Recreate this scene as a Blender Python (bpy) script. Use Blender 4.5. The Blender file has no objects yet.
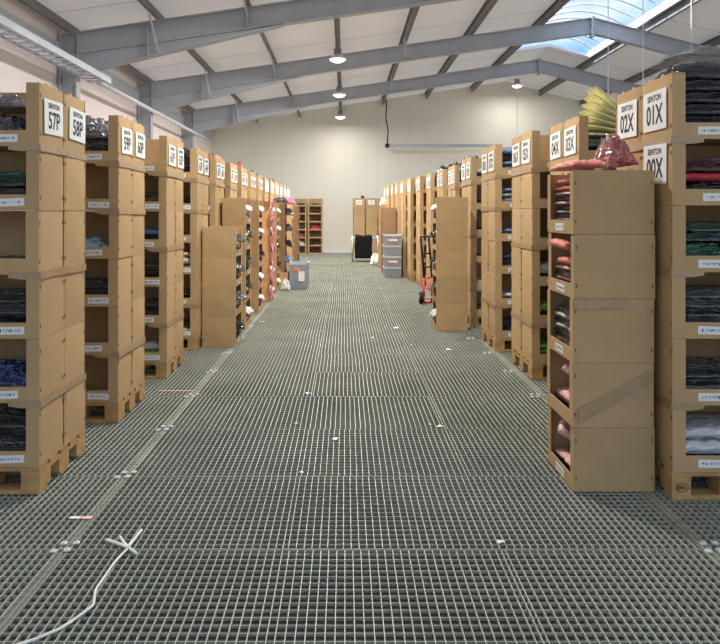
import bpy, bmesh, math, random
from mathutils import Vector, Matrix, noise
random.seed(7)
S = bpy.context.scene
COL = S.collection
PI = math.pi
F = 720.0; VX = 345.0; HY = 212.0; CAMZ = 1.5

def fl(x, y):            # a point of the floor seen at that place of the photograph
    Y = CAMZ * F / (y - HY)
    return ((x - VX) * Y / F, Y)

# ------------------------------------------------------------------ materials
def new_mat(name):
    m = bpy.data.materials.new(name); m.use_nodes = True
    nt = m.node_tree
    return m, nt, nt.nodes['Principled BSDF']

def plain(name, rgb, rough=.6, metal=0., var=.08, scale=6., bump=0., coat=0., spec=.5, rnd=0., bscale=None, bdist=.02, rgb2=None):
    m, nt, b = new_mat(name)
    N = nt.nodes; L = nt.links
    tc = N.new('ShaderNodeTexCoord')
    nz = N.new('ShaderNodeTexNoise'); nz.inputs['Scale'].default_value = scale; nz.inputs['Detail'].default_value = 4
    L.new(tc.outputs['Object'], nz.inputs['Vector'])
    mr = N.new('ShaderNodeMapRange'); mr.inputs['From Min'].default_value = .3; mr.inputs['From Max'].default_value = .7
    mr.inputs['To Min'].default_value = 1 - var; mr.inputs['To Max'].default_value = 1 + var
    L.new(nz.outputs['Fac'], mr.inputs['Value'])
    val = mr.outputs[0]
    if rnd:
        oi = N.new('ShaderNodeObjectInfo')
        r2 = N.new('ShaderNodeMapRange'); r2.inputs['To Min'].default_value = 1 - rnd; r2.inputs['To Max'].default_value = 1 + rnd
        L.new(oi.outputs['Random'], r2.inputs['Value'])
        mu = N.new('ShaderNodeMath'); mu.operation = 'MULTIPLY'
        L.new(val, mu.inputs[0]); L.new(r2.outputs[0], mu.inputs[1]); val = mu.outputs[0]
    vm = N.new('ShaderNodeVectorMath'); vm.operation = 'SCALE'
    vm.inputs[0].default_value = rgb
    L.new(val, vm.inputs['Scale'])
    L.new(vm.outputs[0], b.inputs['Base Color'])
    b.inputs['Roughness'].default_value = rough
    b.inputs['Metallic'].default_value = metal
    b.inputs['Specular IOR Level'].default_value = spec
    b.inputs['Coat Weight'].default_value = coat
    b.inputs['Coat Roughness'].default_value = .09
    b.inputs['Coat IOR'].default_value = 1.5 if coat < .9 else 2.0
    if bump:
        n2 = N.new('ShaderNodeTexNoise'); n2.inputs['Scale'].default_value = bscale or scale * 3; n2.inputs['Detail'].default_value = 3
        n2.inputs['Distortion'].default_value = .8
        L.new(tc.outputs['Object'], n2.inputs['Vector'])
        bp = N.new('ShaderNodeBump'); bp.inputs['Strength'].default_value = bump; bp.inputs['Distance'].default_value = bdist
        L.new(n2.outputs['Fac'], bp.inputs['Height'])
        L.new(bp.outputs[0], b.inputs['Normal'])
        if coat: L.new(bp.outputs[0], b.inputs['Coat Normal'])
    return m

def srgb(r, g, b):
    f = lambda c: ((c/255+.055)/1.055)**2.4 if c > 10 else c/255/12.92
    return (f(r), f(g), f(b))

M = {}
M['card'] = plain('cardboard', srgb(187, 156, 114), .82, var=.05, scale=5, rnd=.06, spec=.2)
M['card_dark'] = plain('darker_cardboard', srgb(148, 116, 88), .85, var=.05, scale=5, spec=.2)
M['card_orange'] = plain('orange_cardboard', srgb(214, 160, 112), .8, var=.04, scale=5, spec=.2)
M['slit'] = plain('cardboard_slit', srgb(96, 72, 48), .9)
M['edge'] = plain('cut_edge', srgb(204, 172, 128), .85, var=.1, scale=40, spec=.2)
M['wood'] = plain('pallet_wood', srgb(182, 146, 98), .8, var=.22, scale=9, spec=.2)
M['stamp'] = plain('wood_stamp', srgb(52, 34, 18), .9)
M['paper'] = plain('paper', srgb(232, 232, 230), .7, var=.02)
M['ink'] = plain('ink', srgb(18, 18, 20), .7)
M['tape'] = plain('packing_tape', srgb(170, 143, 108), .3, var=.08, scale=14, bump=.12, coat=.25)
M['steel'] = plain('painted_steel', srgb(178, 184, 194), .5, var=.06, scale=2)
M['steel_dark'] = plain('galvanised_purlin', srgb(126, 126, 128), .6, var=.08, scale=3)
M['galv'] = plain('galvanised_tray', srgb(196, 204, 212), .4, var=.06, scale=4, metal=.3)
M['white_metal'] = plain('white_metal', srgb(226, 228, 236), .45, var=.03)
M['black'] = plain('black_rubber', srgb(18, 18, 20), .6)
M['black_cloth'] = plain('black_cloth', srgb(9, 11, 15), .8, var=.3, scale=8, bump=.5, spec=.2)
M['red_metal'] = plain('red_paint', srgb(206, 60, 70), .4)
M['grey_plastic'] = plain('grey_plastic', srgb(146, 152, 160), .45, var=.05, scale=6)
M['rail'] = plain('rail_metal', srgb(182, 186, 196), .4)
M['string'] = plain('white_string', srgb(236, 236, 228), .8)
M['clip'] = plain('clip_zinc', srgb(222, 224, 220), .5)

def plastic(name, rgb, bump=.9, rough=.22):
    return plain(name, rgb, rough, var=.3, scale=7, bump=bump, coat=1., bscale=8, bdist=.1)
def cloth(name, rgb): return plain(name, rgb, .55, var=.15, scale=7, bump=.5, coat=.15, bscale=9, bdist=.04)
P = {
 'black': plastic('black_bag', srgb(26, 27, 31)), 'navy': plastic('navy_bag', srgb(20, 27, 48)),
 'grey': plastic('grey_bag', srgb(84, 84, 90)), 'silver': cloth('silver_bag', srgb(214, 216, 220)),
 'white': cloth('white_bag', srgb(212, 210, 206)), 'purple': plastic('purple_bag', srgb(104, 90, 102)),
 'maroon': plastic('maroon_bag', srgb(94, 34, 40)), 'red': cloth('red_bag', srgb(204, 54, 68)),
 'green': plastic('green_bag', srgb(24, 92, 62)), 'lime': cloth('lime_bag', srgb(128, 204, 66)),
 'teal': plastic('teal_bag', srgb(26, 82, 74)), 'blue': plastic('blue_bag', srgb(38, 62, 132)),
 'steelblue': cloth('steel_blue_bag', srgb(112, 142, 184)), 'lightblue': cloth('light_blue_bag', srgb(176, 206, 226)),
 'brown': plastic('brown_bag', srgb(66, 48, 44)), 'yellow': cloth('yellow_shirt', srgb(252, 247, 196)),
 'coral': cloth('coral_shirt', srgb(244, 146, 126)), 'pink': cloth('pink_bag', srgb(246, 196, 188)),
 'rust': plain('rust_bag', srgb(178, 82, 76), .2, var=.5, scale=3.2, bump=.9, coat=1., bscale=6, bdist=.06), 'mauve': plastic('mauve_bag', srgb(112, 82, 86)),
 'olive': plastic('olive_bag', srgb(142, 128, 58)), 'film': plastic('clear_film', srgb(150, 148, 148), 1.0, .2),
 'orange': cloth('tan_bag', srgb(200, 148, 114)), 'hotpink': plastic('pink_film', srgb(240, 120, 170), .8, .3),
}
CNAME = {'navy': 'navy blue', 'lightblue': 'pale blue', 'steelblue': 'steel blue', 'lime': 'lime green', 'hotpink': 'hot pink',
         'film': 'clear grey', 'orange': 'tan', 'silver': 'silvery white', 'green': 'dark green', 'pink': 'pale pink'}
nt = P['film'].node_tree; nt.nodes['Principled BSDF'].inputs['Alpha'].default_value = .5
cname = lambda c: CNAME.get(c, c)

# ------------------------------------------------------------------ mesh helpers
class MB:
    def __init__(s): s.v = []; s.f = []; s.m = []
    def box(s, x0, x1, y0, y1, z0, z1, m=0):
        b = len(s.v)
        s.v += [(x0,y0,z0),(x1,y0,z0),(x1,y1,z0),(x0,y1,z0),(x0,y0,z1),(x1,y0,z1),(x1,y1,z1),(x0,y1,z1)]
        for q in ((0,3,2,1),(4,5,6,7),(0,1,5,4),(1,2,6,5),(2,3,7,6),(3,0,4,7)):
            s.f.append(tuple(b+i for i in q)); s.m.append(m)
        return s
    def topbox(s, x0, x1, y0, y1, z0, z1, m=0):      # a bar without its underside
        b = len(s.v)
        s.v += [(x0,y0,z0),(x1,y0,z0),(x1,y1,z0),(x0,y1,z0),(x0,y0,z1),(x1,y0,z1),(x1,y1,z1),(x0,y1,z1)]
        for q in ((4,5,6,7),(0,1,5,4),(1,2,6,5),(2,3,7,6),(3,0,4,7)):
            s.f.append(tuple(b+i for i in q)); s.m.append(m)
    def slope(s, xa, za, xb, zb, da, db, ya, yb, m=0):   # bar in the x-z plane, da/db deep below its top line
        b = len(s.v)
        s.v += [(xa,ya,za-da),(xb,ya,zb-db),(xb,yb,zb-db),(xa,yb,za-da),(xa,ya,za),(xb,ya,zb),(xb,yb,zb),(xa,yb,za)]
        for q in ((0,3,2,1),(4,5,6,7),(0,1,5,4),(1,2,6,5),(2,3,7,6),(3,0,4,7)):
            s.f.append(tuple(b+i for i in q)); s.m.append(m)
        return s
    def tube(s, pts, r, n=8, m=0, cap=True):
        pts = [Vector(p) for p in pts]; rings = []
        for i, p in enumerate(pts):
            t = (pts[min(i+1, len(pts)-1)] - pts[max(i-1, 0)]).normalized()
            a = Vector((0,0,1)) if abs(t.z) < .9 else Vector((1,0,0))
            u = t.cross(a).normalized(); w = t.cross(u)
            b = len(s.v); rings.append(b)
            for k in range(n):
                an = 2*PI*k/n; s.v.append(tuple(p + (u*math.cos(an) + w*math.sin(an))*r))
        for a, b in zip(rings, rings[1:]):
            for k in range(n):
                s.f.append((a+k, a+(k+1)%n, b+(k+1)%n, b+k)); s.m.append(m)
        if cap:
            s.f.append(tuple(rings[0]+k for k in range(n))); s.m.append(m)
            s.f.append(tuple(rings[-1]+k for k in reversed(range(n)))); s.m.append(m)
        return s
    def lathe(s, prof, n=20, m=0, c=(0,0,0)):
        rings = []
        for r, z in prof:
            rings.append(len(s.v))
            for k in range(n):
                a = 2*PI*k/n; s.v.append((c[0]+r*math.cos(a), c[1]+r*math.sin(a), c[2]+z))
        for a, b in zip(rings, rings[1:]):
            for k in range(n):
                s.f.append((a+k, a+(k+1)%n, b+(k+1)%n, b+k)); s.m.append(m)
        s.f.append(tuple(rings[0]+k for k in reversed(range(n)))); s.m.append(m)
        s.f.append(tuple(rings[-1]+k for k in range(n))); s.m.append(m)
        return s
    def grid(s, fn, nu, nv, m=0):
        b = len(s.v)
        for j in range(nv+1):
            for i in range(nu+1): s.v.append(tuple(fn(i/nu, j/nv)))
        for j in range(nv):
            for i in range(nu):
                a = b + j*(nu+1) + i
                s.f.append((a, a+1, a+nu+2, a+nu+1)); s.m.append(m)
        return s
    def mesh(s, name, mats, smooth=False):
        me = bpy.data.meshes.new(name)
        me.from_pydata(s.v, [], s.f)
        for m in (mats if isinstance(mats, (list, tuple)) else [mats]): me.materials.append(m)
        me.polygons.foreach_set('material_index', s.m)
        if smooth: me.polygons.foreach_set('use_smooth', [True]*len(me.polygons))
        bm = bmesh.new(); bm.from_mesh(me); bmesh.ops.recalc_face_normals(bm, faces=bm.faces); bm.to_mesh(me); bm.free()
        return me

def put(name, me, parent=None, loc=(0,0,0), rot=(0,0,0), scale=(1,1,1)):
    o = bpy.data.objects.new(name, me); COL.objects.link(o)
    if parent: o.parent = parent
    o.location = loc; o.rotation_euler = rot; o.scale = scale
    return o
def tag(o, label, cat, group=None, kind=None):
    o['label'] = label; o['category'] = cat
    if group: o['group'] = group
    if kind: o['kind'] = kind
    return o
def empty(name, loc=(0,0,0), rz=0):
    o = bpy.data.objects.new(name, None); COL.objects.link(o); o.location = loc; o.rotation_euler = (0,0,rz); return o
def struct(name, me, label=None, parent=None):
    o = put(name, me, parent)
    if not parent: o['kind'] = 'structure'; o['label'] = label; o['category'] = name.split('_')[0]
    return o
def repaint(o, mat):
    o.material_slots[0].link = 'OBJECT'; o.material_slots[0].material = mat

TXT = {}
def text_mesh(s, size, mat, xs=1.0):
    k = (s, size, mat.name, xs)
    if k in TXT: return TXT[k]
    cu = bpy.data.curves.new('lettering', 'FONT'); cu.body = s; cu.size = size; cu.align_x = 'CENTER'; cu.align_y = 'CENTER'
    cu.resolution_u = 3; cu.offset = size*.02; cu.extrude = .0004
    o = bpy.data.objects.new('lettering', cu); COL.objects.link(o)
    dg = bpy.context.evaluated_depsgraph_get(); dg.update()
    me = bpy.data.meshes.new_from_object(o.evaluated_get(dg))
    me.transform(Matrix.Diagonal((xs, 1, 1, 1)))
    bpy.data.objects.remove(o); bpy.data.curves.remove(cu)
    me.materials.clear(); me.materials.append(mat); me.name = 'lettering'
    TXT[k] = me
    return me
ORD = ['first','second','third','fourth','fifth','sixth','seventh','eighth','ninth','tenth','eleventh','twelfth','thirteenth','fourteenth','fifteenth','sixteenth']

# ------------------------------------------------------------------ floor of steel grating
m_bar = plain('grating_bar', srgb(188, 192, 180), .5, var=.12, scale=1.5)
m_rod = plain('grating_rod', srgb(150, 152, 138), .6, var=.15, scale=1.5)
m_under = plain('under_grating_shade', srgb(56, 60, 54), .9, var=.2, scale=1.2)  # dark sheet whose colour stands in for the shade below the open grating
fb = MB()
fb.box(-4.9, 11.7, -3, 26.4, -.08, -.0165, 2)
seams = [-4.85, -4.16, -3.19, -2.22, -1.25, -.28, .69, 1.62, 2.59, 3.56, 4.53, 5.5, 6.47, 7.44, 8.41, 9.38, 10.35, 11.32]
Y0 = 3.21 - 5*.885
rg = random.Random(3)
for j in range(31):
    ya = Y0 + j*.885; yb = ya + .877
    if ya > 26.2: break
    yb = min(yb, 26.3)
    for i in range(len(seams)-1):
        xa, xb = seams[i] + .001, seams[i+1] - .001
        off = rg.uniform(0, .03)
        zj = rg.uniform(-.0015, 0)
        fb.topbox(xa, xa+.0034, ya, yb, -.016, zj, 0)
        fb.topbox(xa, xb, ya, ya+.004, -.016, zj-.001, 1); fb.topbox(xa, xb, yb-.004, yb, -.016, zj, 1)
        x = xa + .016 + off*.6
        while x < xb - .008:
            fb.topbox(x, x+.0034, ya, yb, -.016, zj, 0); x += .0352
        y = ya + .045
        while y < yb - .02:
            fb.topbox(xa, xb, y, y+.0036, -.014, zj-.0015, 1); y += .0495
for sx in (-1.25, 1.62):                          # the doubled bars where two rows of panels meet
    for k in range(-3, 3):
        fb.topbox(sx + k*.011, sx + k*.011 + .004, -1, 26.3, -.016, -.004, 1)
struct('floor', fb.mesh('floor', [m_bar, m_rod, m_under]), 'grey steel grating floor of the mezzanine')

# saddle clips on the two long seams of the grating
cm = MB().box(-.014, .014, -.012, .012, .0005, .006); cm.lathe([(.006,.005),(.006,.011)], 8)
clip_me = cm.mesh('grating_clip', M['clip'])
CL = ((-.035, -.03), (.02, -.02), (-.02, .045), (.035, .05))
for k in range(8):
    Y = 3.21 + k*.885
    for dx, dy in CL:
        o = put('grating_clip', clip_me, None, (-1.25+dx, Y+dy, 0), (0,0,rg.uniform(-.4,.4)))
        tag(o, 'pale saddle clip on the floor seam beside the P row', 'clip', 'clips on the floor seam by the P row')
        if k in (1, 2): continue
        xr = 1.64 - .0226*(Y-3.2) if k < 7 else 1.5
        o = put('grating_clip', clip_me, None, (xr - (.03 if k else 0)+dx, Y+dy, 0), (0,0,rg.uniform(-.4,.4)))
        tag(o, 'pale saddle clip on the floor seam beside the X row', 'clip', 'clips on the floor seam by the X row')

# ------------------------------------------------------------------ shell: walls, roof, skylight
XL, XR, YW, XA = -4.9, 11.6, 26.3, 5.83
zt = lambda x: 4.52 + (x+4.85)*(6.08-4.52)/(XA+4.85) if x <= XA else 6.08 - .26*(x-XA)      # rafter top line
PUR = .18
zr = lambda x: zt(x) + PUR                                                                    # underside of the roof sheets

def wall_mat(name, rgb, axis, pitch, dark=.86):
    m, nt, b = new_mat(name); N = nt.nodes; L = nt.links
    tc = N.new('ShaderNodeTexCoord'); sp = N.new('ShaderNodeSeparateXYZ'); L.new(tc.outputs['Object'], sp.inputs[0])
    d = N.new('ShaderNodeMath'); d.operation = 'DIVIDE'; d.inputs[1].default_value = pitch; L.new(sp.outputs[axis], d.inputs[0])
    fr = N.new('ShaderNodeMath'); fr.operation = 'FRACT'; L.new(d.outputs[0], fr.inputs[0])
    lt = N.new('ShaderNodeMath'); lt.operation = 'LESS_THAN'; lt.inputs[1].default_value = .03/pitch; L.new(fr.outputs[0], lt.inputs[0])
    nz = N.new('ShaderNodeTexNoise'); nz.inputs['Scale'].default_value = .7; L.new(tc.outputs['Object'], nz.inputs['Vector'])
    mr = N.new('ShaderNodeMapRange'); mr.inputs['To Min'].default_value = .94; mr.inputs['To Max'].default_value = 1.05; L.new(nz.outputs['Fac'], mr.inputs['Value'])
    mx = N.new('ShaderNodeMapRange'); mx.inputs['To Min'].default_value = 1; mx.inputs['To Max'].default_value = dark; L.new(lt.outputs[0], mx.inputs['Value'])
    mu = N.new('ShaderNodeMath'); mu.operation = 'MULTIPLY'; L.new(mr.outputs[0], mu.inputs[0]); L.new(mx.outputs[0], mu.inputs[1])
    vm = N.new('ShaderNodeVectorMath'); vm.operation = 'SCALE'; vm.inputs[0].default_value = rgb; L.new(mu.outputs[0], vm.inputs['Scale'])
    L.new(vm.outputs[0], b.inputs['Base Color']); b.inputs['Roughness'].default_value = .6
    return m
m_far = wall_mat('gable_panels', srgb(226, 224, 212), 'X', 1.15, .93)
m_left = wall_mat('side_panels', srgb(242, 232, 230), 'Z', 1.0, .9)
m_roof = wall_mat('roof_sheets', srgb(214, 210, 207), 'Y', 2.33, .45)

w = MB()
n = 0
pts = [XL-.1, XA, XR+.1]
for a, b in zip(pts, pts[1:]):
    i = len(w.v)
    w.v += [(a,YW,-.08),(b,YW,-.08),(b,YW,zr(b)),(a,YW,zr(a)),(a,YW+.12,-.08),(b,YW+.12,-.08),(b,YW+.12,zr(b)),(a,YW+.12,zr(a))]
    for q in ((0,1,2,3),(4,7,6,5),(0,4,5,1),(3,2,6,7),(0,3,7,4),(1,5,6,2)): w.f.append(tuple(i+k for k in q)); w.m.append(0)
struct('wall_far', w.mesh('wall_far', m_far), 'cream panelled gable wall at the end of the hall')
struct('wall_left', MB().box(XL-.12, XL, -3, YW, -.08, zr(XL)).mesh('wall_left', m_left), 'pale side wall behind the P row')
struct('wall_right', MB().box(XR, XR+.12, -3, YW, -.08, 2.3).box(XR, XR+.12, -3, YW, 4.35, zr(XR)).mesh('wall_right', m_left), 'pale side wall beyond the X row')
w2 = empty('window_added'); w2['kind'] = 'structure'; w2['label'] = 'added unseen window band letting daylight in beyond the X row'; w2['category'] = 'window'  # window band added out of view to bring daylight into the hall
q = MB()
for k in range(15):
    q.box(XR+.02, XR+.08, -3 + k*2.09, -2.94 + k*2.09, 2.3, 4.35)
q.box(XR+.02, XR+.08, -3, YW, 2.3, 2.37).box(XR+.02, XR+.08, -3, YW, 4.28, 4.35)
put('added_window_frame', q.mesh('added_window_frame', M['white_metal']), w2)
struct('baseboard_far', MB().box(XL, XR, YW-.03, YW, 0, .09).mesh('baseboard_far', M['white_metal']), 'white strip along the foot of the gable wall')

SX0, SX1, SY1, SY0 = 4.74, 6.97, 20.6, -2.6
nt = m_roof.node_tree; pb = nt.nodes['Principled BSDF']
tl = nt.nodes.new('ShaderNodeBsdfTranslucent'); mxr = nt.nodes.new('ShaderNodeMixShader'); mxr.inputs[0].default_value = .070
nt.links.new(pb.inputs['Base Color'].links[0].from_socket, tl.inputs[0])
nt.links.new(pb.outputs[0], mxr.inputs[1]); nt.links.new(tl.outputs[0], mxr.inputs[2]); nt.links.new(mxr.outputs[0], nt.nodes['Material Output'].inputs[0])
r = MB()
def sheet(xa, xb, ya, yb):
    r.grid(lambda u, v: (xa + (xb-xa)*u, ya + (yb-ya)*v, zr(xa + (xb-xa)*u)), 1, 1)
sheet(XL-.12, SX0, -3, YW+.12); sheet(SX1, XR+.12, -3, YW+.12); sheet(SX0, XA, SY1, YW+.12); sheet(XA, SX1, SY1, YW+.12)
struct('ceiling', r.mesh('ceiling', m_roof), 'light grey roof sheets over the hall')

# ridge skylight: curbs, glazing bars and arched clear sheets
sk = empty('window_1'); sk['kind'] = 'structure'; sk['label'] = 'long arched ridge skylight showing blue sky'; sk['category'] = 'window'
cb = MB()
for x, s in ((SX0, -1), (SX1, 1)):
    cb.box(min(x, x+s*.07), max(x, x+s*.07), SY0, SY1, zr(x)-.05, zr(x)+.13)
zc0, zc1 = zr(SX0)+.12, zr(SX1)+.12
def arch(u):
    x = SX0 + (SX1-SX0)*u
    return x, zc0 + (zc1-zc0)*u + .30*math.sin(PI*u)
i = len(cb.v)
put('skylight_curb', cb.mesh('skylight_curb', M['white_metal']), sk)
mg, nt, b = new_mat('skylight_glazing')
N = nt.nodes; L = nt.links
tr = N.new('ShaderNodeBsdfTransparent'); tr.inputs[0].default_value = (.93, .96, 1, 1)
gl = N.new('ShaderNodeBsdfGlossy'); gl.inputs['Roughness'].default_value = .1
mx = N.new('ShaderNodeMixShader'); mx.inputs[0].default_value = .06
L.new(tr.outputs[0], mx.inputs[1]); L.new(gl.outputs[0], mx.inputs[2]); L.new(mx.outputs[0], nt.nodes['Material Output'].inputs[0])
gm = MB().grid(lambda u, v: (arch(u)[0], SY0 + (SY1-SY0)*v, arch(u)[1]), 16, 1)
put('glazing', gm.mesh('glazing', mg, True), sk)
em = MB().grid(lambda u, v: (arch(u)[0], SY1, zr(arch(u)[0]) + (arch(u)[1]-zr(arch(u)[0]))*v), 16, 1)
put('end_glazing', em.mesh('end_glazing', mg), sk)
put('end_rail', MB().slope(SX0, zr(SX0)+.05, XA, zr(XA)+.05, .08, .08, SY1-.03, SY1+.03).slope(XA, zr(XA)+.05, SX1, zr(SX1)+.05, .08, .08, SY1-.03, SY1+.03).mesh('end_rail', M['white_metal']), sk)
y = SY1 - .5
while y > SY0:
    put('glazing_bar', MB().tube([(arch(k/14)[0], y, arch(k/14)[1]-.015) for k in range(15)], .022, 6).mesh('glazing_bar', M['white_metal'], True), sk)
    y -= .6

# purlins along the hall, resting on the rafters
for x in (-4.7, -3.2, -1.66, -.16, 1.37, 2.95, 4.62, 7.1, 8.6, 10.1):
    p = MB(); z = zt(x)
    p.box(x-.004, x+.004, -3, YW, z+.004, z+PUR-.002)
    p.box(x-.004, x+.062, -3, YW, z+.0, z+.008)
    p.box(x-.062, x+.004, -3, YW, z+PUR-.01, z+PUR-.002)
    struct('purlin', p.mesh('purlin', M['steel_dark']), 'grey steel purlin running along under the roof sheets')
for zz in (.9, 2.2, 4.12):
    p = MB().box(XL, XL+.06, -3, YW, zz, zz+(.14 if zz < 4 else .26))
    struct('wall_rail', p.mesh('wall_rail', M['steel'] if zz < 4 else M['galv']), 'grey steel sheeting rail along the pale side wall')

def portal(Y, which):
    t = empty('portal_frame', (0, Y, 0)); t['kind'] = 'structure'; t['label'] = which; t['category'] = 'steel frame'
    hw = .09; d = .36
    for nm, a, b in (('rafter', -4.85, XA), ('rafter', XA, 11.5)):
        q = MB()
        q.slope(a, zt(a), b, zt(b), .016, .016, -hw, hw)
        q.slope(a, zt(a), b, zt(b), d, d, -.006, .006)
        q.slope(a, zt(a)-d, b, zt(b)-d, .016, .016, -hw, hw)
        put(nm, q.mesh(nm, M['steel']), t)
    a, b = -4.55, -1.05
    hb = .34
    h = MB(); za, zb = zt(a)-d, zt(b)-d
    h.slope(a, za, b, zb, hb, .02, -.006, .006); h.slope(a, za-hb, b, zb-.02, .016, .016, -hw, hw)
    put('haunch', h.mesh('haunch', M['steel']), t)
    c = MB()
    ztop = zt(-4.85)
    c.box(-4.85, -4.835, -hw, hw, 0, ztop); c.box(-4.57, -4.555, -hw, hw, 0, ztop-.02); c.box(-4.834, -4.571, -.005, .005, 0, ztop-d-.02)
    put('column', c.mesh('column', M['steel']), t)
    for x, dd in ((-4.56, d+hb), (-3.35, d+.26), (-1.66, d)):
        s = MB().box(x-.008, x+.008, -hw, hw, zt(x)-dd, zt(x))
        put('stiffener', s.mesh('stiffener', M['steel']), t)
    f = MB().box(XA-.03, XA+.03, -hw-.01, hw+.01, zt(XA)-d-.1, zt(XA)+.02)
    ap = put('apex_plate', f.mesh('apex_plate', M['steel']), t)
    for bx in (-.06, .06):
        for bz in (.02, .12, .26, .38):
            put('bolt', MB().lathe([(.018,0),(.018,.02)], 6).mesh('bolt', M['galv']), ap, (XA+(.03 if bx > 0 else -.05), bx, zt(XA)-d-.05+bz), (0, PI/2, 0))
    for x in (-3.2, -1.66, 1.37):
        dd = d + (.24 if x < -3 else 0)
        q = MB().tube([(x+.02, -.02, zt(x)-dd+.03), (x, -.62, zt(x)+.06)], .02, 6)
        put('fly_brace', q.mesh('fly_brace', M['galv']), t)
    cc = MB()
    cc.box(11.28, 11.5, -hw, hw, 0, zt(11.5))
    put('column', cc.mesh('column', M['steel']), t)
portal(12.3, 'grey steel portal frame nearest the camera'); portal(17.0, 'middle grey steel portal frame with visible ridge joint')
portal(21.65, 'grey steel portal frame nearest the gable wall'); portal(7.6, 'grey steel portal frame overhead, above the view')

# cable tray and pipe along the P side
t = tag(empty('cable_tray', (0,0,0)), 'galvanised ladder cable tray high along the pale side wall', 'cable tray')
zt_ = 3.80
for x0, nm in ((-4.20, 'side_rail'), (-4.54, 'side_rail')):
    put(nm, MB().box(x0-.012, x0+.012, -2.5, 12.9, zt_, zt_+.1).mesh(nm, M['galv']), t)
rm = MB().box(-4.528, -4.212, -.018, .018, .005, .03).mesh('rung', M['white_metal'])
y = 12.75
while y > 5.0:
    put('rung', rm, t, (0, y, zt_)); y -= .26
tag(put('wall_pipe', MB().tube([(-4.44, 12.95, 3.84), (-4.44, 16, 3.84), (-4.44, 20.5, 3.84), (-4.44, 23, 3.84)], .045, 10).mesh('wall_pipe', M['white_metal'], True)),
    'pale pipe carrying on from the end of the cable tray', 'pipe')
cw = [(-4.33, 12.0, 3.79), (-4.45, 12.0, 3.75), (-4.55, 12.0, 3.6), (-4.55, 12.0, 2.4)]
tag(put('white_cable', MB().tube(cw, .015, 6).mesh('white_cable', M['white_metal'], True)), 'thin white cable dropping from the cable tray', 'cable')

# rail hung near the gable wall, with its black cable
t = tag(empty('hanging_rail', (0, 25.4, 3.84)), 'thin grey rail hung level before the gable wall', 'rail')
put('rail_bar', MB().box(1.52, 5.3, -.04, .04, -.05, .05).mesh('rail_bar', M['rail']), t)
put('junction_box', MB().box(1.42, 1.56, -.07, .07, -.07, .07).mesh('junction_box', M['black']), t)
put('supply_cable', MB().tube([(1.49, 0, .07), (1.52, 0, .5), (1.44, 0, 1.0), (1.46, 0, 1.4), (1.45, 0, zt(1.45)-3.84+.0)], .025, 6).mesh('supply_cable', M['black'], True), t)
for i, (x, Y, zb) in enumerate(((4.75, 13.0, 2.7), (5.42, 13.1, 2.7), (6.25, 13.0, 2.7), (5.85, 24.5, 3.0))):
    tp = zr(x) if x < SX0 or x > SX1 or Y > SY1 else zr(x)+.2
    lab = ['thin white wire hanging above the yellow shirts', 'thin white wire hanging behind the 02X box', 'thin white wire hanging above the navy bags on the X row', 'thin white wire hanging before the gable wall under the ridge lamp'][i]
    if i == 0: tp = zr(x)
    wl = MB().tube([(x, Y, zb), (x+.004, Y, (zb+tp)/2), (x, Y, tp)], .008, 5)
    tag(put('hanging_wire', wl.mesh('hanging_wire', M['white_metal'])), lab, 'wire')

# pendant lamps
m_em, nt, b = new_mat('lamp_glass')
b.inputs['Emission Color'].default_value = (1, .93, .72, 1); b.inputs['Emission Strength'].default_value = 3.2
b.inputs['Base Color'].default_value = (.9, .88, .8, 1)
LAMP_W = 150
def pendant(x, Y, z, label, power=LAMP_W, energy=True):
    t = tag(empty('pendant_lamp', (x, Y, z)), label, 'lamp', 'pendant lamps along the hall')
    top = zt(x) - z
    put('rod', MB().tube([(0,0,.24), (0,0,top)], .02, 8).mesh('rod', M['steel_dark']), t)
    put('housing', MB().lathe([(.05,.25),(.08,.23),(.09,.1),(.12,.07)], 20).mesh('housing', M['steel_dark'], True), t)
    put('lamp_shade', MB().lathe([(.1,.1),(.16,.05),(.19,0),(.185,-.002),(.15,.045),(.09,.09)], 24).mesh('lamp_shade', M['galv'], True), t)
    put('bulb_glass', MB().lathe([(.02,-.07),(.09,-.055),(.15,-.02),(.17,.0),(.14,.03)], 24).mesh('bulb_glass', m_em, True), t)
    ld = bpy.data.lights.new('lamp_light', 'AREA'); ld.shape = 'DISK'; ld.size = .3; ld.energy = power; ld.color = (1, .965, .90)
    lo = bpy.data.objects.new('lamp_light', ld); COL.objects.link(lo); lo.parent = t; lo.location = (0,0,-.09)
for Y, lab in ((15.5, 'pendant lamp above the aisle before the middle roof frame'), (20.2, 'pendant lamp above the aisle before the last roof frame'),
               (24.9, 'pendant lamp above the aisle beside the gable wall'), (10.8, 'pendant lamp above the aisle, overhead'), (6.1, 'pendant lamp above the aisle, second overhead')):
    pendant(-.16, Y, 4.78, lab, {24.9: 22, 20.2: 270, 15.5: 220, 6.1: 125}.get(Y, LAMP_W))
pendant(5.95, 24.9, 5.86, 'pendant lamp on the ridge beside the gable wall', 32)

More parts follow.
